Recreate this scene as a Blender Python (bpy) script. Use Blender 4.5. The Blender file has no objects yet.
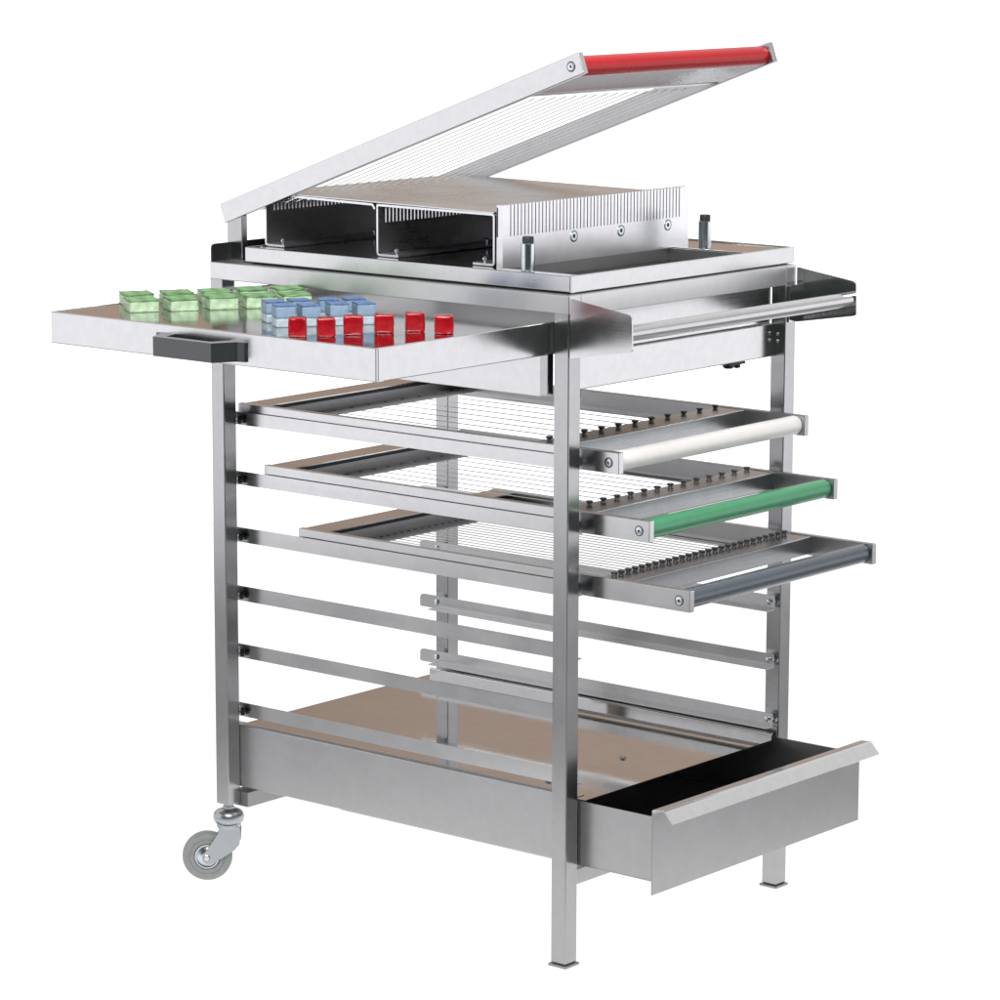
import bpy, bmesh, math, random
from mathutils import Vector, Matrix
random.seed(7)
sc = bpy.context.scene
C = sc.collection
PI = math.pi
W, D, P = 648.7, 513.8, 25.0            # trolley length (X), depth (Y) and post section, in millimetres
S = 0.001

# ------------------------------------------------------------------ materials
def nodes_of(name):
    m = bpy.data.materials.new(name); m.use_nodes = True
    nt = m.node_tree; b = nt.nodes['Principled BSDF']
    return m, nt, b

def N(nt, kind, **kw):
    n = nt.nodes.new(kind)
    for k, v in kw.items(): setattr(n, k, v)
    return n

def steel(name, base, rough, grain, bump=0.02, smudge=0.05, tint=(1, 1, 1.01), rvar=0.05):
    """brushed steel; grain = scale of the brush noise along object X, Y, Z"""
    m, nt, b = nodes_of(name)
    tc = N(nt, 'ShaderNodeTexCoord'); mp = N(nt, 'ShaderNodeMapping')
    mp.inputs['Scale'].default_value = grain
    nt.links.new(tc.outputs['Object'], mp.inputs['Vector'])
    n1 = N(nt, 'ShaderNodeTexNoise'); n1.inputs['Scale'].default_value = 1.0
    n1.inputs['Detail'].default_value = 4; n1.inputs['Roughness'].default_value = 0.7
    nt.links.new(mp.outputs['Vector'], n1.inputs['Vector'])
    n2 = N(nt, 'ShaderNodeTexNoise'); n2.inputs['Scale'].default_value = 9.0
    n2.inputs['Detail'].default_value = 5; n2.inputs['Roughness'].default_value = 0.6
    nt.links.new(tc.outputs['Object'], n2.inputs['Vector'])
    n3 = N(nt, 'ShaderNodeTexNoise'); n3.inputs['Scale'].default_value = 70.0
    n3.inputs['Detail'].default_value = 3
    nt.links.new(tc.outputs['Object'], n3.inputs['Vector'])
    # roughness: brush lines plus smudges
    mr = N(nt, 'ShaderNodeMapRange'); mr.inputs['From Min'].default_value = 0.3; mr.inputs['From Max'].default_value = 0.7
    mr.inputs['To Min'].default_value = rough - rvar * 0.5; mr.inputs['To Max'].default_value = rough + rvar * 0.5
    nt.links.new(n1.outputs['Fac'], mr.inputs['Value'])
    mr2 = N(nt, 'ShaderNodeMapRange'); mr2.inputs['From Min'].default_value = 0.35; mr2.inputs['From Max'].default_value = 0.7
    mr2.inputs['To Min'].default_value = -0.02; mr2.inputs['To Max'].default_value = 0.05
    nt.links.new(n2.outputs['Fac'], mr2.inputs['Value'])
    ad = N(nt, 'ShaderNodeMath', operation='ADD')
    nt.links.new(mr.outputs[0], ad.inputs[0]); nt.links.new(mr2.outputs[0], ad.inputs[1])
    nt.links.new(ad.outputs[0], b.inputs['Roughness'])
    # colour: tiny tarnish variation
    cr = N(nt, 'ShaderNodeValToRGB')
    lo = tuple(base * t * (1 - smudge) for t in tint) + (1,); hi = tuple(min(1, base * t * (1 + smudge * 0.5)) for t in tint) + (1,)
    cr.color_ramp.elements[0].position = 0.35; cr.color_ramp.elements[0].color = lo
    cr.color_ramp.elements[1].position = 0.62; cr.color_ramp.elements[1].color = hi
    mx = N(nt, 'ShaderNodeMath', operation='MULTIPLY_ADD'); mx.inputs[1].default_value = 0.55
    sc2 = N(nt, 'ShaderNodeMath', operation='MULTIPLY'); sc2.inputs[1].default_value = 0.45
    nt.links.new(n3.outputs['Fac'], sc2.inputs[0]); nt.links.new(n2.outputs['Fac'], mx.inputs[0]); nt.links.new(sc2.outputs[0], mx.inputs[2])
    nt.links.new(mx.outputs[0], cr.inputs['Fac'])
    nt.links.new(cr.outputs['Color'], b.inputs['Base Color'])
    bp = N(nt, 'ShaderNodeBump'); bp.inputs['Strength'].default_value = bump; bp.inputs['Distance'].default_value = 0.0006
    nt.links.new(n1.outputs['Fac'], bp.inputs['Height']); nt.links.new(bp.outputs['Normal'], b.inputs['Normal'])
    b.inputs['Metallic'].default_value = 1.0
    return m

def plain(name, col, rough=0.4, metal=0.0, spec=0.5, var=0.08, nscale=60, bump=0.0, sss=0.0, coat=0.0):
    m, nt, b = nodes_of(name)
    tc = N(nt, 'ShaderNodeTexCoord'); n = N(nt, 'ShaderNodeTexNoise')
    n.inputs['Scale'].default_value = nscale; n.inputs['Detail'].default_value = 4
    nt.links.new(tc.outputs['Object'], n.inputs['Vector'])
    cr = N(nt, 'ShaderNodeValToRGB')
    cr.color_ramp.elements[0].position = 0.3; cr.color_ramp.elements[0].color = tuple(c * (1 - var) for c in col) + (1,)
    cr.color_ramp.elements[1].position = 0.7; cr.color_ramp.elements[1].color = tuple(min(1, c * (1 + var)) for c in col) + (1,)
    nt.links.new(n.outputs['Fac'], cr.inputs['Fac']); nt.links.new(cr.outputs['Color'], b.inputs['Base Color'])
    mr = N(nt, 'ShaderNodeMapRange'); mr.inputs['To Min'].default_value = max(0.02, rough - 0.07); mr.inputs['To Max'].default_value = rough + 0.07
    nt.links.new(n.outputs['Fac'], mr.inputs['Value']); nt.links.new(mr.outputs[0], b.inputs['Roughness'])
    b.inputs['Metallic'].default_value = metal
    b.inputs['Specular IOR Level'].default_value = spec
    b.inputs['Coat Weight'].default_value = coat
    if sss:
        b.inputs['Subsurface Weight'].default_value = sss
        b.inputs['Subsurface Radius'].default_value = (0.01, 0.008, 0.008); b.inputs['Subsurface Scale'].default_value = 0.6
    if bump:
        bp = N(nt, 'ShaderNodeBump'); bp.inputs['Strength'].default_value = bump; bp.inputs['Distance'].default_value = 0.0008
        nt.links.new(n.outputs['Fac'], bp.inputs['Height']); nt.links.new(bp.outputs['Normal'], b.inputs['Normal'])
    return m

M = {}
M['steel_x'] = steel('brushed_steel_along_x', 0.57, 0.20, (4, 420, 420))
M['steel_y'] = steel('brushed_steel_along_y', 0.58, 0.20, (420, 4, 420))
M['steel_z'] = steel('brushed_steel_along_z', 0.41, 0.21, (420, 420, 4))
M['satin'] = steel('satin_sheet_steel', 0.44, 0.34, (6, 300, 300), smudge=0.05)
M['satin_y'] = steel('satin_sheet_steel_along_y', 0.43, 0.34, (300, 6, 300), smudge=0.05)
M['polished'] = steel('polished_sheet_steel', 0.60, 0.10, (300, 5, 300), bump=0.015, rvar=0.04)
M['mirror'] = steel('mirror_sheet_steel', 0.60, 0.05, (5, 300, 300), bump=0.006, rvar=0.03)
M['alu'] = steel('extruded_aluminium', 0.72, 0.30, (300, 5, 300), tint=(1, 1, 1.02))
M['zinc'] = steel('zinc_plated_steel', 0.66, 0.22, (60, 60, 60), tint=(0.93, 1, 1.06))
M['cast'] = steel('dull_steel', 0.34, 0.4, (90, 90, 90))
M['cast_y'] = steel('dull_sheet_steel', 0.42, 0.42, (200, 8, 200))
M['peg_sheet'] = steel('smooth_sheet_steel', 0.40, 0.26, (300, 5, 300), tint=(0.98, 1, 1.03))
M['bed'] = steel('ground_bed_steel', 0.60, 0.27, (300, 6, 300), bump=0.02)
M['rail'] = steel('worn_rail_steel', 0.63, 0.33, (5, 380, 380))
M['fork'] = steel('galvanised_steel', 0.46, 0.3, (60, 60, 60), tint=(0.95, 1, 1.04))
M['bar'] = steel('drawn_bar_steel', 0.50, 0.14, (300, 5, 300), bump=0.01)
M['tray'] = steel('worn_mirror_steel', 0.56, 0.09, (6, 200, 200), bump=0.008, rvar=0.05)
M['peg'] = steel('dark_peg_steel', 0.16, 0.3, (90, 90, 90))
M['wire'] = steel('wire_steel', 0.76, 0.35, (20, 20, 20))
M['darkmetal_shade'] = plain('dark_metal_and_shade', (0.03, 0.033, 0.034), 0.35, 0.6)  # dark hardware, also painted shade on end guard, tail step and post gap
M['blackplastic'] = plain('black_plastic', (0.022, 0.027, 0.03), 0.26, nscale=25, coat=0.5, var=0.1)
M['rubber'] = plain('black_rubber', (0.02, 0.022, 0.022), 0.55)
M['tyre'] = plain('grey_rubber', (0.29, 0.295, 0.29), 0.5, bump=0.1, nscale=120)
M['red'] = plain('red_plastic', (0.42, 0.005, 0.010), 0.26, spec=0.28, coat=0.0, var=0.05)
M['white'] = plain('white_plastic', (0.88, 0.85, 0.82), 0.35, coat=0.2, var=0.03)
M['green'] = plain('green_plastic', (0.035, 0.27, 0.115), 0.33, coat=0.25, var=0.07)
M['navy'] = plain('blue_grey_plastic', (0.045, 0.062, 0.082), 0.27, coat=0.4, var=0.08)
M['candy_red'] = plain('red_jelly', (0.50, 0.006, 0.014), 0.22, var=0.25, nscale=90, sss=0.25, bump=0.15, coat=0.4)
M['candy_blue'] = plain('blue_sugar_paste', (0.21, 0.30, 0.40), 0.5, var=0.12, nscale=120, sss=0.2, bump=0.15)
M['candy_blue_dark'] = plain('dark_blue_sugar_paste', (0.085, 0.16, 0.33), 0.4, var=0.4, nscale=110, sss=0.15, bump=0.2)
M['candy_pale'] = plain('pale_blue_sugar_paste', (0.37, 0.44, 0.48), 0.55, var=0.12, nscale=120, sss=0.2, bump=0.15)
M['candy_green'] = plain('pale_green_sugar_paste', (0.40, 0.53, 0.35), 0.5, var=0.25, nscale=110, sss=0.2, bump=0.2)
M['candy_green_dark'] = plain('green_sugar_paste', (0.15, 0.32, 0.12), 0.45, var=0.5, nscale=70, sss=0.15, bump=0.25)
for q in M['candy_red'].node_tree.nodes:
    if q.type == 'BSDF_PRINCIPLED': q.inputs['Transmission Weight'].default_value = 0.45; q.inputs['IOR'].default_value = 1.38

# ------------------------------------------------------------------ mesh helpers (millimetres in, metres out)
def box(bm, x0, x1, y0, y1, z0, z1, bev=0.8, seg=2):
    x0, x1 = min(x0, x1), max(x0, x1); y0, y1 = min(y0, y1), max(y0, y1); z0, z1 = min(z0, z1), max(z0, z1)
    t = bmesh.new()
    r = bmesh.ops.create_cube(t, size=1.0)
    for v in t.verts:
        v.co = Vector(((x0 + x1) / 2 + v.co.x * (x1 - x0), (y0 + y1) / 2 + v.co.y * (y1 - y0), (z0 + z1) / 2 + v.co.z * (z1 - z0)))
    bev = min(bev, 0.4 * min(x1 - x0, y1 - y0, z1 - z0))
    if bev > 0.02:
        bmesh.ops.bevel(t, geom=list(t.edges), offset=bev, segments=seg, profile=0.5, affect='EDGES')
    merge(bm, t)

def merge(bm, t):
    me = bpy.data.meshes.new('tmp'); t.to_mesh(me); t.free(); bm.from_mesh(me); bpy.data.meshes.remove(me)

def basis(axis):
    a = Vector(axis).normalized()
    h = Vector((0, 0, 1)) if abs(a.z) < 0.9 else Vector((1, 0, 0))
    u = a.cross(h).normalized(); v = a.cross(u)
    return a, u, v

def lathe(bm, base, axis, prof, n=32):
    """prof: list of (distance along the axis, radius)"""
    a, u, v = basis(axis); b = Vector(base); rings = []
    for d, r in prof:
        if r < 1e-6: rings.append([bm.verts.new(b + a * d)])
        else: rings.append([bm.verts.new(b + a * d + (u * math.cos(2 * PI * k / n) + v * math.sin(2 * PI * k / n)) * r) for k in range(n)])
    for A, B in zip(rings, rings[1:]):
        for k in range(n):
            a0, a1, b0, b1 = A[k % len(A)], A[(k + 1) % len(A)], B[k % len(B)], B[(k + 1) % len(B)]
            vs = []
            for q in (a0, a1, b1, b0):
                if q not in vs: vs.append(q)
            if len(vs) > 2:
                f = bm.faces.new(vs); f.smooth = True

def rod(bm, p, q, r, n=24, bev=0.0):
    p, q = Vector(p), Vector(q); L = (q - p).length
    prof = [(0, 0), (0, r - bev)] + ([(bev, r), (L - bev, r)] if bev else [(L, r)]) + [(L, r - bev), (L, 0)]
    if not bev: prof = [(0, 0), (0, r), (L, r), (L, 0)]
    lathe(bm, p, q - p, prof, n)

def prism(bm, pts, axis, t0, t1):
    """polygon pts in the plane across axis ('x': (y,z), 'y': (x,z), 'z': (x,y)) extruded from t0 to t1"""
    def mk(p, t):
        return {'x': Vector((t, p[0], p[1])), 'y': Vector((p[0], t, p[1])), 'z': Vector((p[0], p[1], t))}[axis]
    A = [bm.verts.new(mk(p, t0)) for p in pts]; B = [bm.verts.new(mk(p, t1)) for p in pts]
    fs = [bm.faces.new(A), bm.faces.new(B[::-1])]
    n = len(pts)
    for k in range(n):
        fs.append(bm.faces.new((A[k], B[k], B[(k + 1) % n], A[(k + 1) % n])))
    return fs

def fillet(pts, r, n=5):
    out = [pts[0]]
    for i in range(1, len(pts) - 1):
        p, a, b = Vector(pts[i]), Vector(pts[i - 1]), Vector(pts[i + 1])
        da, db = (a - p).normalized(), (b - p).normalized()
        ang = da.angle(db); t = min(r / math.tan(ang / 2), 0.45 * (a - p).length, 0.45 * (b - p).length)
        s, e = p + da * t, p + db * t
        for k in range(n + 1):
            f = k / n
            out.append(tuple((s * (1 - f) ** 2 + p * 2 * f * (1 - f) + e * f ** 2)))
    out.append(pts[-1]); return out

def sheet(bm, line, th, axis, t0, t1, r=3, n=7):
    """bent sheet metal: a polyline given thickness th to its left, extruded along axis"""
    L = [Vector(p) for p in (fillet(line, r, n) if r else line)]
    off = []
    for i, p in enumerate(L):
        d0 = (L[i] - L[i - 1]).normalized() if i else (L[1] - L[0]).normalized()
        d1 = (L[i + 1] - L[i]).normalized() if i < len(L) - 1 else d0
        n0, n1 = Vector((-d0.y, d0.x)), Vector((-d1.y, d1.x))
        m = (n0 + n1).normalized(); off.append(p + m * th / max(0.3, m.dot(n0)))
    def mk(p, t):
        return {'x': Vector((t, p[0], p[1])), 'y': Vector((p[0], t, p[1])), 'z': Vector((p[0], p[1], t))}[axis]
    R = [[bm.verts.new(mk(p, t)) for p in q] for t in (t0, t1) for q in (L, off)]
    A, B, A1, B1 = R; n = len(L)
    for k in range(n - 1):
        bm.faces.new((A[k], A[k + 1], B[k + 1], B[k])); bm.faces.new((A1[k], B1[k], B1[k + 1], A1[k + 1]))
        for q, q1 in ((A, A1), (B, B1)):
            bm.faces.new((q[k], q1[k], q1[k + 1], q[k + 1]))
    bm.faces.new((A[0], B[0], B1[0], A1[0])); bm.faces.new((A[-1], A1[-1], B1[-1], B[-1]))

def round_poly(pts, radii, n=5):
    """closed polygon with its corners rounded"""
    out = []; m = len(pts)
    for i in range(m):
        p, a, b = Vector(pts[i]), Vector(pts[i - 1]), Vector(pts[(i + 1) % m]); r = radii[i]
        if r <= 0: out.append(tuple(p)); continue
        da, db = (a - p).normalized(), (b - p).normalized(); ang = da.angle(db); t = r / math.tan(ang / 2)
        s, e = p + da * t, p + db * t
        for k in range(n + 1):
            f = k / n; out.append(tuple(s * (1 - f) ** 2 + p * 2 * f * (1 - f) + e * f ** 2))
    return out

def obj(name, bm, mat, parent=None, smooth_angle=35, origin=None):
    bmesh.ops.recalc_face_normals(bm, faces=bm.faces)
    o0 = Vector(origin) if origin is not None else Vector((0, 0, 0))
    for v in bm.verts: v.co = (v.co - o0) * S
    me = bpy.data.meshes.new(name); bm.to_mesh(me); bm.free()
    if isinstance(mat, (list, tuple)):
        for x in mat: me.materials.append(M[x])
    else: me.materials.append(M[mat])
    sm = any(p.use_smooth for p in me.polygons)
    if sm: me.set_sharp_from_angle(angle=math.radians(smooth_angle))
    o = bpy.data.objects.new(name, me); C.objects.link(o); o.location = o0 * S
    if parent is not None: o.parent = parent
    return o

def thing(name, label, cat, loc=(0, 0, 0), group=None):
    o = bpy.data.objects.new(name, None); C.objects.link(o); o.location = Vector(loc) * S
    o.empty_display_size = 0.05
    o['label'] = label; o['category'] = cat
    if group: o['group'] = group
    return o

def nb(): return bmesh.new()
def part(name, mat, parent, *boxes, **kw):
    bm = nb()
    for b in boxes: box(bm, *b, **kw)
    return obj(name, bm, mat, parent)

def copy_tree(o, parent=None):
    c = o.copy(); C.objects.link(c)
    if parent is not None: c.parent = parent
    for ch in list(o.children): copy_tree(ch, c)
    return c

def screw_head(bm, base, axis, r=5.5, h=1.0):
    """countersunk cross-head screw"""
    a, u, v = basis(axis); b = Vector(base)
    lathe(bm, b, a, [(-1, r), (h * 0.4, r), (h * 0.55, r - 0.6), (h, r - 2.0), (h, r * 0.34), (h * 0.2, r * 0.28), (h * 0.2, 0)], 24)

# ------------------------------------------------------------------ the setting: a made-up translucent floor, lit from below to hide shadows
fm = bpy.data.materials.new('translucent_floor'); fm.use_nodes = True
nt = fm.node_tree; nt.nodes.clear()
out = N(nt, 'ShaderNodeOutputMaterial'); tr = N(nt, 'ShaderNodeBsdfTranslucent')
tr.inputs['Color'].default_value = (0.93, 0.93, 0.93, 1)
nt.links.new(tr.outputs[0], out.inputs['Surface']); M['opal'] = fm
bm = nb(); c0 = Vector((-320, 250)); yv = 0.695317598
fv, fr = Vector((-math.sin(yv), math.cos(yv))), Vector((math.cos(yv), math.sin(yv)))
quad = [c0 + fr * a + fv * b for a, b in ((-2900, -2500), (2900, -2500), (2900, 2900), (-2900, 2900))]
bm.faces.new([bm.verts.new((q.x, q.y, 0)) for q in quad])
fl = obj('floor', bm, 'opal'); fl['kind'] = 'structure'; fl['label'] = 'plain white shadowless studio floor'

# ------------------------------------------------------------------ the trolley
T = thing('steel_trolley', 'stainless steel kitchen trolley with rack rails, open drawer, pulled out tray and front caster', 'trolley')
ZB = 115.5
def post(x0, y0, zb, foot):
    o = part('post', 'steel_z', T, (x0, x0 + P, y0, y0 + P, zb, 882), bev=1.6, seg=3)
    if foot:
        bm = nb(); box(bm, x0 - 3, x0 + P + 3, y0 - 3, y0 + P + 3, 0, 4, 1.6, 3)
        box(bm, x0 + 2, x0 + P - 2, y0 + 2, y0 + P - 2, 4, 6.2, 0.4)
        obj('foot_plate', bm, 'cast', o)
    return o
post(-P, 0, 5, True); post(-P, D - P, 5, True)
post(-W, 0, ZB, False); post(-W, D - P, ZB, False)

# top ring of the frame
bm = nb()
box(bm, -W, 0, 0, P, 880.2, 904.6, 1.3, 3); box(bm, -W, 0, D - P, D, 880.2, 904.6, 1.3, 3)
box(bm, -W, -W + P, P, D - P, 880.2, 904.4, 1.3, 3); box(bm, -P, 0, P, D - P, 877, 904.4, 1.3, 3)
obj('top_rail', bm, 'rail', T)
part('top_plate', 'satin', T, (-W + P, -P, P, D - P, 894, 897))
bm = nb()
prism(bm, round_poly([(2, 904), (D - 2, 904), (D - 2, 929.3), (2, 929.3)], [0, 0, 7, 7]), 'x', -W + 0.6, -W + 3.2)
obj('end_guard', bm, 'darkmetal_shade', T)  # dark corner reflection put into the guard's colour

# aprons under the top rail
part('apron', 'steel_y', T, (-28, -26, P, D - P, 823, 877), bev=0.5)
bm = nb(); sheet(bm, [(-36, 822), (-20, 822), (-20, 775), (-36, 775)], -1.6, 'y', P, D - P, 2); obj('apron', bm, 'steel_y', T)
bm = nb(); sheet(bm, [(-W + 40, 822), (-W + 22, 822), (-W + 22, 775), (-W + 40, 775)], 1.6, 'y', P, D - P, 2); obj('apron', bm, 'steel_y', T)
part('apron', 'steel_x', T, (-W + P, -82, 44, 46, 761, 820), bev=0.5)
part('apron', 'steel_x', T, (-W + P, -P, D - 30, D - 28, 775, 880), bev=0.5)
part('apron', 'darkmetal_shade', T, (-66.8, -25.6, 56, 58, 763, 822), bev=0.4)  # dark filler sheet, painted shade for the gap beside the post
part('tray_runner', 'steel_z', T, (-80.5, -67, 40, 52, 763, 822), bev=0.8)
bm = nb()
lathe(bm, (-30, 395, 774.6), (0, 0, -1), [(0, 0), (0, 8), (6, 8), (8, 6), (8, 0)], 20); box(bm, -38, -22, 385, 425, 771, 774.6, 1)
lathe(bm, (-30, 415, 771), (0, 0, -1), [(0, 5), (5, 5), (6, 3), (6, 0)], 6)
obj('stop_bolt', bm, 'darkmetal_shade', T)
bm = nb(); screw_head(bm, (-13, D - P, 797), (0, -1, 0), 2.6, 1.5); obj('screw', bm, 'cast', T)
bm = nb(); screw_head(bm, (-13, D - P, 807), (0, -1, 0), 2.6, 1.5); obj('screw', bm, 'cast', T)

# push handle
H = thing('push_handle', '', ''); del H['label']; del H['category']; H.parent = T
bracket = round_poly([(2, 824), (103, 841), (103, 886), (2, 901.5)], [0, 7, 7, 0])
bracket = round_poly([(2.2, 823.5), (103, 840), (101.5, 887), (2.2, 901)], [1, 6, 8, 1])
bm = nb(); prism(bm, bracket, 'y', 0.0, 2.4); box(bm, 0.4, 2.2, 0.6, 20, 824, 876, 0.4); obj('bracket', bm, 'steel_x', H)
bm = nb(); prism(bm, bracket, 'y', D - 2.4, D); box(bm, 0.4, 2.2, D - 20, D - 0.6, 824, 876, 0.4); obj('bracket', bm, 'polished', H)
bm = nb(); rod(bm, (90, 2.4, 862), (90, D - 2.4, 862), 10.4, 40)
obj('bar', bm, 'bar', H)

# rack rails: six on each side, ledge at the foot of the wall, held off the posts by bolts
RZ = [(688, 669.5), (602, 582.5), (520, 499), (434.3, 413), (349, 329), (262, 242)]
def rail(y, s, z1, z0):
    """s = +1: ledge towards +Y"""
    bm = nb()
    xa, xb = -W - 22, (-17 if s > 0 else -3)
    th = 1.6
    prism(bm, [(-0.0, 0)] and round_poly([(xa, z0), (xb, z0), (xb, z1), (xa, z1)], [3, 0, 0, 8]), 'y', y, y - s * th)
    box(bm, xa + 30, xb, min(y, y + s * 16), max(y, y + s * 16), z0, z0 + 1.6, 0.3)
    o = obj('rack_rail', bm, 'steel_x', T)
    zc = (z1 + z0) / 2 + 1
    for xc in (-W + 12.5, xb - 8):
        b2 = nb(); ya = y - s * th; yb = ya - s * 10.2
        lathe(b2, (xc, yb, zc), (0, s, 0), [(0, 0), (0, 6), (2.5, 7.5), (10, 7.5), (10, 0)], 6)
        obj('bolt', b2, 'zinc', o)
        b2 = nb(); lathe(b2, (xc, y, zc), (0, s, 0), [(0, 4.5), (1.5, 4.2), (2.6, 2.4), (2.8, 0)], 16)
        obj('rivet', b2, 'zinc', o)
    b3 = nb()
    box(b3, -W + 24.6, -W + 28.2, min(y - s * 10.5, y - s * 3), max(y - s * 10.5, y - s * 3), zc - 8, zc + 4, 1.6, 3)
    lathe(b3, (-W + 25, y - s * 7, zc - 1), (1, 0, 0), [(2, 3), (5, 3), (6, 2), (6.2, 0)], 12)
    obj('spacer', b3, 'darkmetal_shade', o)
for z1, z0 in RZ:
    rail(37, 1, z1, z0); rail(D - 37, -1, z1, z0)

# bottom box with shelf
bm = nb(); sheet(bm, [(41, 232), (25.4, 232), (25.4, 139.5), (41, 139.5)], 1.6, 'x', -W + 4, -2, 2.2)
obj('base_panel', bm, 'satin', T)
bm = nb(); sheet(bm, [(D - 25.4, 241), (D - 25.4, 139.5), (D - 41, 139.5)], -1.6, 'x', -W + 4, -2, 2.2)
obj('base_panel', bm, 'satin', T)
part('base_panel', 'satin_y', T, (-W + 1, -W + 3, P, D - P, 139.5, 220))
bm = nb()
sheet(bm, [(43, 222.2), (475.5, 222.2), (475.5, 232.5), (478, 232.5)], 1.4, 'x', -W, -2, 0.8)
o = obj('shelf', bm, 'mirror', T)
for x, y in ((-102, 256), (-102, 90)):
    bm = nb(); lathe(bm, (x, y, 223.4), (0, 0, 1), [(0, 5), (1.6, 5), (3.4, 3.4), (3.8, 0)], 16); obj('screw', bm, 'cast', o)
part('brace', 'satin_y', T, (-22, -2, P, D - P, 111, 132.5), bev=0.8)
part('brace', 'cast', T, (-W + 10, -W + 40, P, D - P, 110.5, 133), bev=0.8)

# bottom drawer
bm = nb(); DX0, DX1 = -430, 121
box(bm, DX0, DX1, 28, 29.4, 139.5, 226.5, 0.4); box(bm, DX0, DX1, 484.5, 486, 139.5, 226.5, 0.4)
box(bm, DX0, DX0 + 1.4, 29.4, 484.5, 139.5, 215, 0.4)
box(bm, DX0, DX1, 28.2, 485.8, 138, 139.4, 0.3)
dr = obj('drawer', bm, 'satin', T)
part('drawer_front', 'satin_y', dr, (DX1 + 0.1, DX1 + 2.0, 27.5, D, 119.5, 233.6), bev=0.4)
bm = nb(); sheet(bm, [(DX1 + 2.1, 229), (DX1 + 2.1, 234.5), (DX1 + 20, 236), (DX1 + 34, 220.5)], 1.8, 'y', 27.5, D, 3.5, 5)
obj('pull_lip', bm, 'steel_y', dr)

# caster under the near end post, and the matching one at the far post
def caster(px, py):
    c = thing('caster', '', ''); del c['label']; del c['category']; c.parent = T
    d = Vector((-0.768, -0.64, 0)); a = Vector((0.62, -0.785, 0)); a = Vector((-d.y, d.x, 0)) * -1
    a = Vector((0.64, -0.768, 0))
    bm = nb(); lathe(bm, (px, py, 0), (0, 0, 1), [(103, 6), (103, 9), (111, 9), (111, 7), (ZB, 7)], 6)
    lathe(bm, (px, py, 0), (0, 0, 1), [(86, 0), (86, 17), (87.5, 20), (90, 21.8), (93, 22.4), (98, 22.4), (102, 20.8), (105, 17.5), (106.5, 13), (106.8, 0)], 40)
    lathe(bm, (px, py, 0), (0, 0, 1), [(80, 17), (84, 18.2), (86, 17.8)], 40)
    obj('swivel', bm, 'fork', c)
    wc = Vector((px, py, 36.5)) + d * 31.5
    bm = nb()
    for s in (1, -1):
        o0 = Vector((px, py, 0)) + a * (s * 13.2)
        pts = [(-13, 83), (16, 83), (17.5, 77), (16.5, 57), (9, 48), (-21, 28.5), (-31, 26), (-38, 31), (-38.5, 40), (-31, 48), (-15, 72)]
        pts = round_poly(pts, [0, 2, 3, 5, 4, 4, 6, 6, 6, 6, 6], 4)
        A = [bm.verts.new(o0 + d * (-q[0]) + Vector((0, 0, q[1])) - a * (s * 1.1)) for q in pts]
        B = [bm.verts.new(o0 + d * (-q[0]) + Vector((0, 0, q[1])) + a * (s * 1.1)) for q in pts]
        bm.faces.new(A); bm.faces.new(B[::-1])
        for k in range(len(A)): bm.faces.new((A[k], A[(k + 1) % len(A)], B[(k + 1) % len(A)], B[k]))
    # crown joining the two cheeks
    lathe(bm, (px, py, 78), (0, 0, 1), [(0, 0), (0, 15.5), (4, 16.5), (4, 0)], 32)
    obj('fork', bm, 'fork', c)
    bm = nb(); R = 36.5; w = 10
    lathe(bm, wc - a * w, a, [(0, 19.5), (0, 24.5), (0.9, 25.5), (0, 26.5), (0, 31.5), (2.2, R - 2), (5, R - 0.4), (w, R), (2 * w - 5, R - 0.4), (2 * w - 2.2, R - 2), (2 * w, 31.5), (2 * w, 26.5), (2 * w - 0.9, 25.5), (2 * w, 24.5), (2 * w, 19.5), (2 * w - 2.5, 18.5), (2.5, 18.5)], 64)
    obj('tyre', bm, 'tyre', c)
    bm = nb()
    lathe(bm, wc - a * w, a, [(2.6, 0), (2.6, 18.4), (2 * w - 2.6, 18.4), (2 * w - 1.2, 17.8), (2 * w - 1.2, 16.2), (2 * w - 3, 15), (2 * w - 1.6, 12), (2 * w + 0.8, 8), (2 * w + 0.8, 0)], 48)
    obj('hub', bm, 'zinc', c)
    bm = nb()
    lathe(bm, wc - a * 17, a, [(0, 0), (0, 5), (2.2, 5.4), (31.2, 5.4), (34, 4), (34.6, 0)], 6)
    obj('axle', bm, 'zinc', c)
caster(-W + 12.5, 12.5); caster(-W + 12.5, D - 12.5)

# pulled out tray for the sweets
TY, TX0, TX1, TZ0, TZ1 = -340.0, -611.0, -31.0, 825.5, 867.8
bm = nb()
box(bm, TX0, TX1, TY, TY + 4, TZ0, TZ1, 1.3, 3); box(bm, TX1 - 4, TX1, TY + 4, 150, TZ0, TZ1, 1.3, 3)
box(bm, TX0, TX0 + 1.6, TY + 1.6, 150, TZ0, TZ1, 0.6); box(bm, TX0, TX1, 150, 151.6, TZ0, TZ1, 0.6)
box(bm, TX0, TX1, TY + 1.7, TY + 14, TZ0, TZ0 + 1.4, 0.3)
tray = obj('pull_out_tray', bm, 'steel_x', T)
part('tray_top', 'tray', tray, (TX0 + 1.7, TX1 - 3, TY + 3, 149.9, TZ1 - 2.4, TZ1 - 0.9), bev=0.3)
hx0, hx1 = -397, -262
outer = [(-382, -376), (-277, -376), (hx1, -346), (-249, -343), (-249, TY - 0.2), (-281, TY - 0.2), (-289, -364), (-370, -364), (-378, TY - 0.2), (-410, TY - 0.2), (-410, -343), (hx0, -346)]
bm = nb(); fs = prism(bm, round_poly(outer, [2, 2, 3, 3, 0, 0, 2, 2, 0, 0, 3, 3]), 'z', 831.5, 856.5)
obj('tray_handle', bm, 'blackplastic', tray)

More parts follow.
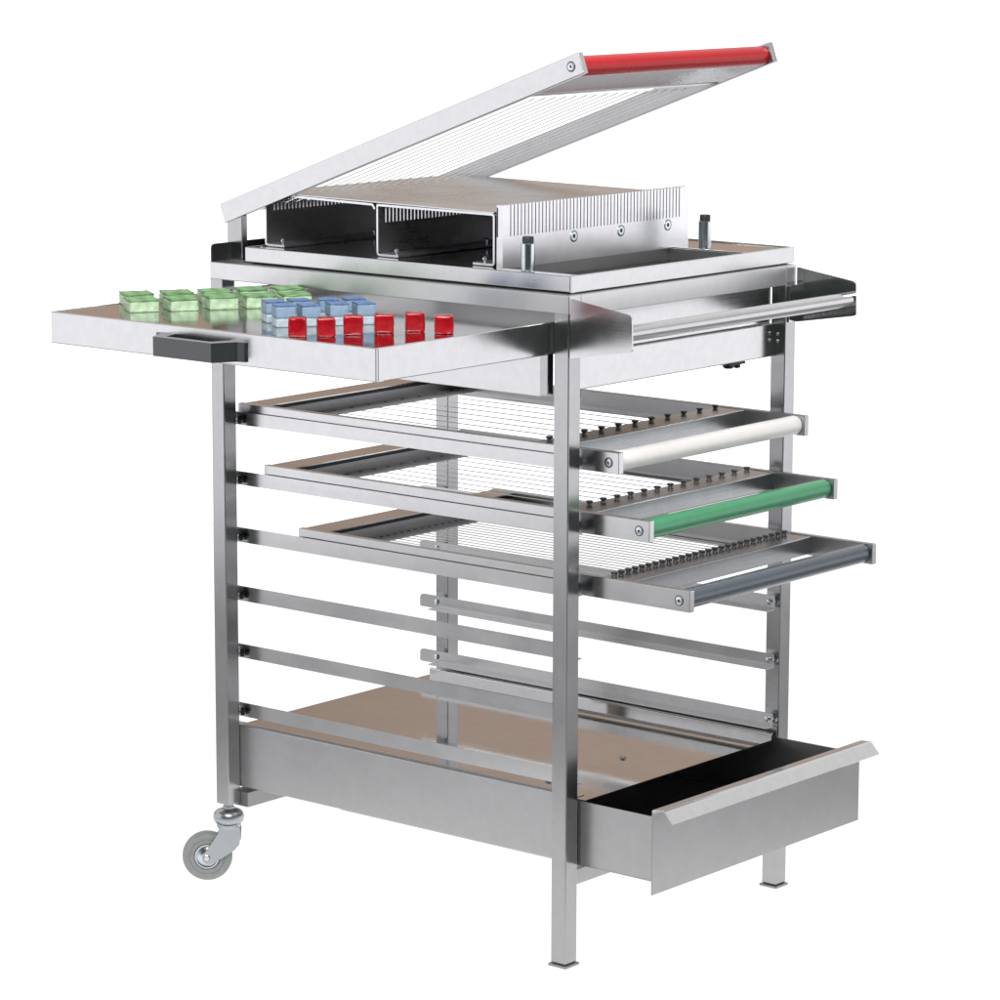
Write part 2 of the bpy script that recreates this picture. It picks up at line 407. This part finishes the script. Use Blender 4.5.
# ------------------------------------------------------------------ wire cutting frames
FL, FW, FH = 688.0, 434.0, 28.5
def make_frame(root, grip, pitch, first, count, screws=True):
    """local frame: x 0 (tail) to FL (grip), y 0 to FW, z 0 to FH; children of root"""
    for y0 in (0, FW - 10):
        bm = nb(); box(bm, 0, FL, y0, y0 + 10, 0, FH, 0.9, 3)
        sb = obj('side_bar', bm, 'steel_x' if y0 == 0 else 'satin', root)  # far bar gets the darker steel: its shade is put into the colour
        bm = nb(); s = -1 if y0 == 0 else 1
        yy = -0.05 if y0 == 0 else FW + 0.05
        screw_head(bm, (FL - 17, yy, FH / 2), (0, s, 0), 5.6, 1.0)
        x = FL - 17; r = 0.9
        ob = obj('grip_screw', bm, 'zinc', sb)
        bm = nb()
        box(bm, x - 3.2, x + 3.2, yy + s * 0.3 - 0.4, yy + s * 0.3 + 0.4, FH / 2 - 0.8, FH / 2 + 0.8, 0.1)
        box(bm, x - 0.8, x + 0.8, yy + s * 0.3 - 0.42, yy + s * 0.3 + 0.42, FH / 2 - 3.2, FH / 2 + 3.2, 0.1)
        lathe(bm, (x, yy - s * 0.1, FH / 2), (0, s, 0), [(0, 5.5), (0.35, 6.5), (0.2, 7.0), (0, 7.0)], 24)
        obj('screw_slot', bm, 'darkmetal_shade', sb)
    # tail plate: flat top, step down, lower wire plate with holes
    bm = nb(); sheet(bm, [(1, FH - 1.2), (45, FH - 1.2)], -1.6, 'y', 10, FW - 10, 0)
    obj('tail_plate', bm, 'polished', root)
    bm = nb(); box(bm, 40.5, 44.7, 10, FW - 10, 20.5, FH - 2.9, 0.2); obj('step_shade_strip', bm, 'darkmetal_shade', root)  # dark strip painting the shade line under the plate's step
    bm = nb(); box(bm, 40, 44, 10, FW - 10, 5.4, 20.4, 0.2); obj('clamp_bar', bm, 'cast_y', root)
    bm = nb(); box(bm, 44.1, 83, 10, FW - 10, 5.4, 7.0, 0.4); tp = obj('wire_plate', bm, 'cast_y', root)
    # peg plate near the grip
    bm = nb(); sheet(bm, [(538, FH - 9), (538, FH - 1.2), (586, FH - 1.2), (586, 2.5), (578, 2.5)], -1.8, 'y', 10, FW - 10, 1.5, 3)
    obj('peg_plate', bm, 'peg_sheet', root)
    # grip
    bm = nb(); lathe(bm, (FL - 17, 10, FH / 2), (0, 1, 0), [(0, 0), (0, 12.2), (1.2, 13.4), (FW - 21.2, 13.4), (FW - 20, 12.2), (FW - 20, 0)], 40)
    obj('grip', bm, grip, root)
    w0 = h0 = p0 = None
    for k in range(count):
        y = first + pitch * k
        if k == 0:
            bm = nb(); rod(bm, (60, 0, 4.2), (560, 0, 4.2), 0.68, 8); w0 = w = obj('wire', bm, 'wire', root)
            bm = nb(); lathe(bm, (0, 0, 0), (0, 0, 1), [(0, 3.0), (0.35, 3.0), (0.35, 0)], 12); h0 = h = obj('hole', bm, 'rubber', tp)
            bm = nb(); lathe(bm, (0, 0, 0), (0, 0, 1), [(0, 3.6), (1.6, 3.2), (2.6, 3.6), (3.6, 4.9), (5.0, 5.1), (5.6, 4.3), (5.6, 1.3), (5.2, 0)], 20); p0 = p = obj('tuning_peg', bm, 'peg', root)
            if not screws: bpy.data.objects.remove(p0); p0 = p = None
        else:
            w = w0.copy(); h = h0.copy(); p = p0.copy() if p0 else None
            for q in (w, h, p):
                if q: C.objects.link(q)
        w.location = Vector((0, y, 0)) * S; h.location = Vector((57, y, 6.95)) * S
        w.parent = root; h.parent = tp
        if p: p.location = Vector((548, y, FH - 1.1)) * S; p.parent = root

fy = 40.0
for nm, lab, grip, x1, z0, pitch, first, count in (
        ('white', 'steel wire cutting frame with white grip, highest in the rack', 'white', 52.5, 671.2, 37.5, 29.5, 11),
        ('green', 'steel wire cutting frame with green grip, in the middle of the rack', 'green', 103.5, 586.8, 30.0, 22.0, 14),
        ('navy', 'steel wire cutting frame with dark blue-grey grip, lowest in the rack', 'navy', 169.5, 503.2, 15.0, 22.0, 27)):
    r = thing('cutting_frame', lab, 'cutting frame', (x1 - FL, fy, z0), 'wire cutting frames in the rack')
    make_frame(r, grip, pitch, first, count)

# ------------------------------------------------------------------ the cutter on top
G = thing('sweet_cutter', 'steel table-top wire cutter with raised lid and red grip, on top of the trolley', 'cutter', (-300, 257, 904.6))
Ginv = Vector((-300, 257, 904.6))
def gp(name, bm, mat, parent=None):
    o = obj(name, bm, mat, None)
    par = parent or G
    o.parent = par
    off = Ginv if par is G else Vector((0, 0, 0))
    o.location = -Ginv * S if par is G else Vector((0, 0, 0))
    return o
BX0, BX1, BY0, BY1, BZ0, BZ1 = -592.8, -9.5, 14.0, 521.5, 907.2, 928.0
bm = nb()
box(bm, BX0, BX1, BY0, BY0 + 3, BZ0, BZ1, 1.2, 3); box(bm, BX0, BX1, BY1 - 3, BY1, BZ0, BZ1, 1.2, 3)
box(bm, BX1 - 3, BX1, BY0 + 2, BY1 - 2, BZ0 - 1.5, BZ1 + 0.3, 1.2, 3); box(bm, BX0, BX0 + 3, BY0 + 2, BY1 - 2, BZ0, BZ1, 1.2, 3)
base = gp('base_frame', bm, 'steel_x')
bm = nb(); zt = 926.2
box(bm, BX0 + 3, BX1 - 3, BY0 + 3, 48, zt - 2, zt, 0.4); box(bm, BX0 + 3, BX1 - 3, 425, BY1 - 3, zt - 2, zt, 0.4)
box(bm, BX0 + 3, -160, 48, 425, zt - 2, zt, 0.0); box(bm, -20, BX1 - 3, 48, 425, zt - 2, zt, 0.4)
gp('deck', bm, 'polished')
bm = nb()
box(bm, -160, -158.5, 48, 425, 899, zt - 2, 0.3); box(bm, -21.5, -20, 48, 425, 899, zt - 2, 0.3)
box(bm, -158.5, -21.5, 423.5, 425, 899, zt - 2, 0.3); box(bm, -158.5, -21.5, 48, 49.5, 899, zt - 2, 0.3)
box(bm, -158.5, -21.5, 49.5, 423.5, 899, 900.4, 0.2)
gp('crumb_well', bm, 'satin_y')
bm = nb(); box(bm, BX0 + 10, BX1 - 8, BY0 + 8, BY1 - 8, 897.2, BZ0 + 0.5, 0.5); gp('plinth', bm, 'rubber')
# cutting bed: two bent sheets, their side walls slotted near the top
Y0, Y1 = 50.0, 462.0
SL = [66.5 + 7.5 * k for k in range(51)]
def slotted_wall(bm, x0, x1, z0, zs, z1, ya, yb, w=2.6):
    box(bm, x0, x1, ya, yb, z0, zs, 0.0)
    prev = ya
    for s in SL + [None]:
        e = (s - w / 2) if s is not None else yb
        box(bm, x0, x1, prev, e, zs, z1, 0.0)
        if s is not None: prev = s + w / 2
BT = 1003.0
bm = nb()
sheet(bm, [(-551, 927.2), (-588, 927.2), (-588, 958), ], -3, 'y', Y0, Y1, 6, 6)
slotted_wall(bm, -588, -585, 958, 976, 999, Y0, Y1)
sheet(bm, [(-588, 998.5), (-588, BT - 1), (-384, BT - 4.5), (-379.5, 992)], -3, 'y', Y0, Y1, 5, 5)
gp('bed_plate', bm, 'alu')
bm = nb()
sheet(bm, [(-338, 927.2), (-377.5, 927.2), (-377.5, 958)], -3, 'y', Y0, Y1, 6, 6)
slotted_wall(bm, -377.5, -374.5, 958, 972, 993, Y0, Y1)
sheet(bm, [(-377.5, 992.5), (-377.5, BT - 4.6), (-167, BT - 5.5), (-167, 927.2), (-205, 927.2)], -3, 'y', Y0, Y1, 6, 6)
gp('bed_plate', bm, 'alu')
bm = nb()
for x in (-560, -347, -190):
    for y in (58, 250, 450):
        lathe(bm, (x, y, 930.2), (0, 0, 1), [(0, 2.2), (4, 2.2), (4, 4), (6.5, 4), (8, 2.5), (8, 0)], 12)
gp('bed_screw', bm, 'zinc')
bm = nb(); prism(bm, [(-586, BT - 0.9), (-168.5, BT - 5.4), (-168.5, BT - 4.0), (-586, BT + 0.5)], 'y', Y0, Y1 + 2); gp('bed_top', bm, 'bed')
bm = nb(); box(bm, -585, -170, Y1 - 4, Y1 - 2, 927, BT - 9, 0.3); gp('bed_end', bm, 'cast')
# end comb
bm = nb(); cx0, cx1 = -163.5, -153.0
box(bm, cx0, cx1, Y0, 464, 924.5, 967, 0); prev = Y0
for s in SL + [None]:
    e = (s - 0.95) if s is not None else 464
    box(bm, cx0, cx1, prev, e, 967, 1009, 0)
    if s is not None: prev = s + 0.95
box(bm, cx0, cx0 + 2.5, Y0, 464, 966, 1006, 0.2)
comb = gp('comb', bm, 'alu')
bm = nb()
for y in (202, 307, 415):
    lathe(bm, (cx1, y, 957.5), (1, 0, 0), [(-0.5, 8.2), (0.4, 8.2), (0.6, 7.4), (-0.4, 6.9), (0.5, 6.2), (0.5, 3.0), (-2.5, 2.6), (-2.5, 0)], 28)
o = gp('comb_screw', bm, 'zinc', comb)
bm = nb()
for y in (202, 307, 415):
    lathe(bm, (cx1, y, 957.5), (1, 0, 0), [(0.2, 0), (0.2, 3.0), (0.62, 2.9), (0.62, 0)], 6)
    lathe(bm, (cx1, y, 957.5), (1, 0, 0), [(0.3, 6.6), (0.66, 6.8), (0.66, 7.5), (0.3, 7.7)], 28)
gp('screw_slot', bm, 'darkmetal_shade', comb)
# stop pegs
for x, y in ((-95, 32), (-105, 438)):
    bm = nb(); lathe(bm, (x, y, zt), (0, 0, 1), [(0, 8.6), (0.5, 9.2), (37.5, 9.2), (38.6, 8.2), (38.6, 0)], 32); q = gp('stop_peg', bm, 'zinc')
    bm = nb(); lathe(bm, (x, y, zt), (0, 0, 1), [(38.7, 7.6), (45.5, 7.6), (47, 7.0), (47, 0)], 28); gp('rubber_cap', bm, 'rubber', q)
# hinge posts
for y in (42, FW + fy - 13):
    bm = nb(); box(bm, -654.5, -625, y, y + 11, 898, 973, 1.2, 3); gp('hinge_post', bm, 'steel_z')
# the lid: one more wire frame, raised on its hinge
lid = bpy.data.objects.new('lid', None); C.objects.link(lid); lid.empty_display_size = 0.05; lid.parent = G
ang = math.atan2(1186.5 - 955.7, -10.7 + 657.0)
ang = math.atan2(1215.5 - 982.0, -20 + 668.0)
lid.location = (Vector((-657.5, fy, 955.2)) - Ginv) * S
lid.rotation_euler = (0, -ang, 0)
make_frame(lid, 'red', 22.5, 27.0, 17, False)

# ------------------------------------------------------------------ sweets on the tray
TZ = TZ1 - 0.9
def sweet(name, label, group, px, py, rz, w, d, layers, bev=2.0, wob=0.5):
    """px, py = near left bottom corner; front edge runs along angle rz; layers: (height, material)"""
    rs = random.Random(int(px * 7 + py * 13)); z = 0.0
    w *= rs.uniform(0.95, 1.05); d *= rs.uniform(0.93, 1.06); hs = rs.uniform(0.95, 1.05)
    layers = [(a, b * hs, c) for a, b, c in layers]
    root = thing(name, label, 'sweet', (px, py, TZ), group); root.rotation_euler = (0, 0, rz + rs.uniform(-0.05, 0.05))
    for nm, h, mat in layers:
        bm = nb(); t = bmesh.new(); bmesh.ops.create_cube(t, size=1)
        for v in t.verts: v.co = Vector(((v.co.x + 0.5) * w, (v.co.y + 0.5) * d, z + (v.co.z + 0.5) * h))
        bmesh.ops.bevel(t, geom=list(t.edges), offset=min(bev, h * 0.3), segments=3, profile=0.5, affect='EDGES')
        bmesh.ops.subdivide_edges(t, edges=[e for e in t.edges if e.calc_length() > 5], cuts=3, use_grid_fill=True)
        for v in t.verts:
            if v.co.z > 0.6: v.co += Vector((rs.uniform(-wob, wob), rs.uniform(-wob, wob), rs.uniform(-wob, wob) * 0.7))
        for f in t.faces: f.smooth = True
        merge(bm, t)
        obj(nm, bm, mat, root, 60)
        z += h
    return root
e1 = Vector((math.cos(math.radians(58)), math.sin(math.radians(58)))); e2 = Vector((-e1.y, e1.x))
R58 = math.radians(58)
ordn = ['first', 'second', 'third', 'fourth', 'fifth', 'sixth']
g0 = [(-523, -279), (-491, -234), (-463, -189), (-437, -145), (-411, -100)]
for i, (x, y) in enumerate(g0):
    for row in (0, 1):
        q = Vector((x, y)) + e2 * (70 * row) + e1 * (9 * row)
        lab = '%s pale green layered sweet from the left in the %s row on the tray' % (ordn[i], 'back' if row else 'front')
        sweet('layered_sweet', lab, 'pale green sweets on the tray', q.x, q.y, R58, 39.5, 42,
              [('bottom_layer', 14.5, 'candy_green'), ('top_layer', 2.6, 'candy_green_dark')], 1.5, 0.7)
b0 = [(-265, -266), (-244, -241), (-226, -211), (-209, -177)]
b0 = [(-266, -268), (-246, -240), (-226, -209), (-207, -178)]
for i, (x, y) in enumerate(b0):
    for row in (0, 1):
        q = Vector((x, y)) + e2 * (50 * row)
        lab = '%s blue layered sweet cube from the left in the %s row on the tray' % (ordn[i], 'back' if row else 'front')
        sweet('layered_sweet', lab, 'blue sweets on the tray', q.x, q.y, R58, 25.5, 29,
              [('bottom_layer', 11, 'candy_pale'), ('middle_layer', 15, 'candy_blue'), ('top_layer', 1.6, 'candy_blue_dark')], 1.6, 0.4)
r0 = [(-189, -328), (-163, -303), (-147, -271), (-133, -228), (-111, -193), (-68, -187)]
for i, (x, y) in enumerate(r0):
    root = sweet('jelly_cube', '%s red jelly cube from the left in the nearest row on the tray' % ordn[i], 'red jelly cubes on the tray', x, y, math.radians(45 + random.uniform(-3, 3)), 24, 25,
          [('jelly', 24.5, 'candy_red')], 2.4, 0.5)

# single-mesh jelly cubes: fold the only child into its root
for o in list(C.objects):
    if o.name.startswith('jelly_cube') and o.type == 'EMPTY':
        ch = o.children[0]; ch.parent = None
        ch.location = o.location; ch.rotation_euler = o.rotation_euler
        for k in ('label', 'category', 'group'): ch[k] = o[k]
        bpy.data.objects.remove(o); ch.name = 'jelly_cube'

# ------------------------------------------------------------------ light
wd = bpy.data.worlds.new('World'); sc.world = wd; wd.use_nodes = True
nt = wd.node_tree; bg = nt.nodes['Background']
tc = N(nt, 'ShaderNodeTexCoord'); sx = N(nt, 'ShaderNodeSeparateXYZ'); nt.links.new(tc.outputs['Generated'], sx.inputs[0])
mr = N(nt, 'ShaderNodeMapRange'); mr.inputs['From Min'].default_value = -1; mr.inputs['From Max'].default_value = 1
nt.links.new(sx.outputs['Z'], mr.inputs['Value'])
def ramp(stops):
    c = N(nt, 'ShaderNodeValToRGB'); el = c.color_ramp.elements
    while len(el) < len(stops): el.new(0.5)
    for e, (z, k) in zip(el, stops): e.position = (z + 1) / 2; e.color = k + (1,)
    nt.links.new(mr.outputs[0], c.inputs['Fac']); return c.outputs['Color']
HI = (1.45, 1.45, 1.50)
# warm brown wall and ceiling far behind the trolley, white screens to both sides, white above
back = ramp([(-1.0, (0.1, 0.1, 0.1)), (-0.45, (0.12, 0.12, 0.12)), (-0.33, HI), (-0.02, HI), (0.02, (0.54, 0.405, 0.315)), (0.28, (0.42, 0.325, 0.265)), (0.40, (1.3, 1.3, 1.3)), (0.62, (1.2, 1.2, 1.2)), (0.72, (0.2, 0.2, 0.2)), (1.0, (0.2, 0.2, 0.2))])
side = ramp([(-1.0, (0.1, 0.1, 0.1)), (-0.45, (0.12, 0.12, 0.12)), (-0.33, HI), (0.20, HI), (0.30, (0.6, 0.58, 0.56)), (0.40, (1.25, 1.25, 1.25)), (0.62, (1.2, 1.2, 1.2)), (0.72, (0.22, 0.22, 0.22)), (1.0, (0.2, 0.2, 0.2))])
# the unlit camera side of the studio: a dark sector of the surroundings
def math_node(op, a, b=None):
    n = N(nt, 'ShaderNodeMath', operation=op)
    for k, q in enumerate((a, b)):
        if q is None: continue
        if isinstance(q, (int, float)): n.inputs[k].default_value = q
        else: nt.links.new(q, n.inputs[k])
    return n.outputs[0]
hx = math_node('MULTIPLY', sx.outputs['X'], 0.641); hy = math_node('MULTIPLY', sx.outputs['Y'], -0.768)
dot = math_node('ADD', hx, hy)
ln = math_node('SQRT', math_node('SUBTRACT', 1.0001, math_node('MULTIPLY', sx.outputs['Z'], sx.outputs['Z'])))
az = math_node('DIVIDE', dot, ln)
m2 = N(nt, 'ShaderNodeMapRange', interpolation_type='SMOOTHSTEP'); m2.inputs['From Min'].default_value = 0.35; m2.inputs['From Max'].default_value = 0.8
nt.links.new(az, m2.inputs['Value'])
mxc = N(nt, 'ShaderNodeMix', data_type='RGBA'); nt.links.new(m2.outputs[0], mxc.inputs[0])
m3 = N(nt, 'ShaderNodeMapRange', interpolation_type='SMOOTHSTEP'); m3.inputs['From Min'].default_value = -0.45; m3.inputs['From Max'].default_value = -0.75
nt.links.new(az, m3.inputs['Value'])
mxb = N(nt, 'ShaderNodeMix', data_type='RGBA'); nt.links.new(m3.outputs[0], mxb.inputs[0]); nt.links.new(side, mxb.inputs[6]); nt.links.new(back, mxb.inputs[7])
# soft unevenness of the surroundings
wn = N(nt, 'ShaderNodeTexNoise'); wn.inputs['Scale'].default_value = 3.2; wn.inputs['Detail'].default_value = 1.5
nt.links.new(tc.outputs['Generated'], wn.inputs['Vector'])
wr = N(nt, 'ShaderNodeMapRange'); wr.inputs['From Min'].default_value = 0.3; wr.inputs['From Max'].default_value = 0.7
wr.inputs['To Min'].default_value = 0.66; wr.inputs['To Max'].default_value = 1.2
nt.links.new(wn.outputs['Fac'], wr.inputs['Value'])
up = N(nt, 'ShaderNodeMapRange'); up.inputs['From Min'].default_value = -0.01; up.inputs['From Max'].default_value = 0.03
nt.links.new(sx.outputs['Z'], up.inputs['Value'])
fac = math_node('ADD', 1.0, math_node('MULTIPLY', up.outputs[0], math_node('SUBTRACT', wr.outputs[0], 1.0)))
vm = N(nt, 'ShaderNodeVectorMath', operation='SCALE'); nt.links.new(mxb.outputs[2], vm.inputs[0]); nt.links.new(fac, vm.inputs['Scale'])
nt.links.new(vm.outputs[0], mxc.inputs[6]); mxc.inputs[7].default_value = (0.055, 0.066, 0.063, 1)
nt.links.new(mxc.outputs[2], bg.inputs['Color'])
bg.inputs['Strength'].default_value = 1.0

yaw = 0.695317598
def area(name, loc, target, sx_, sy_, power, col=(1, 1, 1), roll=None):
    l = bpy.data.lights.new(name, 'AREA'); l.shape = 'RECTANGLE'; l.size = sx_; l.size_y = sy_; l.energy = power; l.color = col
    o = bpy.data.objects.new(name, l); C.objects.link(o); o.location = loc
    o.rotation_euler = (Vector(target) - Vector(loc)).to_track_quat('-Z', 'Y').to_euler()
    return o
# added lamps under the floor: strips whiten it, a dimmer field lights the rest
v = Vector((-math.sin(yaw), math.cos(yaw), 0)); cen = Vector((-0.32, 0.25, 0))
for nm, b0, b1, wd_, L in (('added_underfloor_strip', -0.72, 0.2, 1.82, 0.78), ('added_underfloor_strip', 0.2, 1.3, 2.05, 0.78), ('added_underfloor_strip', 1.3, 3.2, 3.1, 0.82), ('added_underfloor_field', -2.8, 3.0, 6.0, 0.25)):
    q = cen + v * (b0 + b1) / 2; zl = -0.16 if nm == 'added_underfloor_strip' else -0.3
    tl = area(nm, (q.x, q.y, zl), (q.x, q.y, 0), wd_, b1 - b0, L * PI * wd_ * (b1 - b0))
    tl.rotation_euler = (PI, 0, yaw)
# unseen overhead lamp, added to light the grips and sweets
area('added_overhead_lamp', (0.75, -1.3, 2.8), (-0.2, 0.2, 0.8), 1.4, 1.4, 105)

# ------------------------------------------------------------------ camera
cam = bpy.data.cameras.new('Camera'); co = bpy.data.objects.new('Camera', cam); C.objects.link(co)
r = Vector((0.76762834, 0.64089233, 0.00193941)); u = Vector((-0.1134336, 0.13288546, 0.98461885)); d = Vector((-0.63077694, 0.75604132, -0.17470537))
m = Matrix((r, u, -d)).transposed().to_4x4(); m.translation = Vector((2.68878, -3.38684, 1.404134))
co.matrix_world = m
cam.sensor_width = 36; cam.lens = 3366.263 * 36 / 1000; cam.shift_x = (500 - 487.41) / 1000
cam.clip_start = 0.05; cam.clip_end = 200
sc.camera = co
sc.view_settings.view_transform = 'Standard'; sc.view_settings.look = 'None'
sc.view_settings.exposure = 0; sc.view_settings.gamma = 1
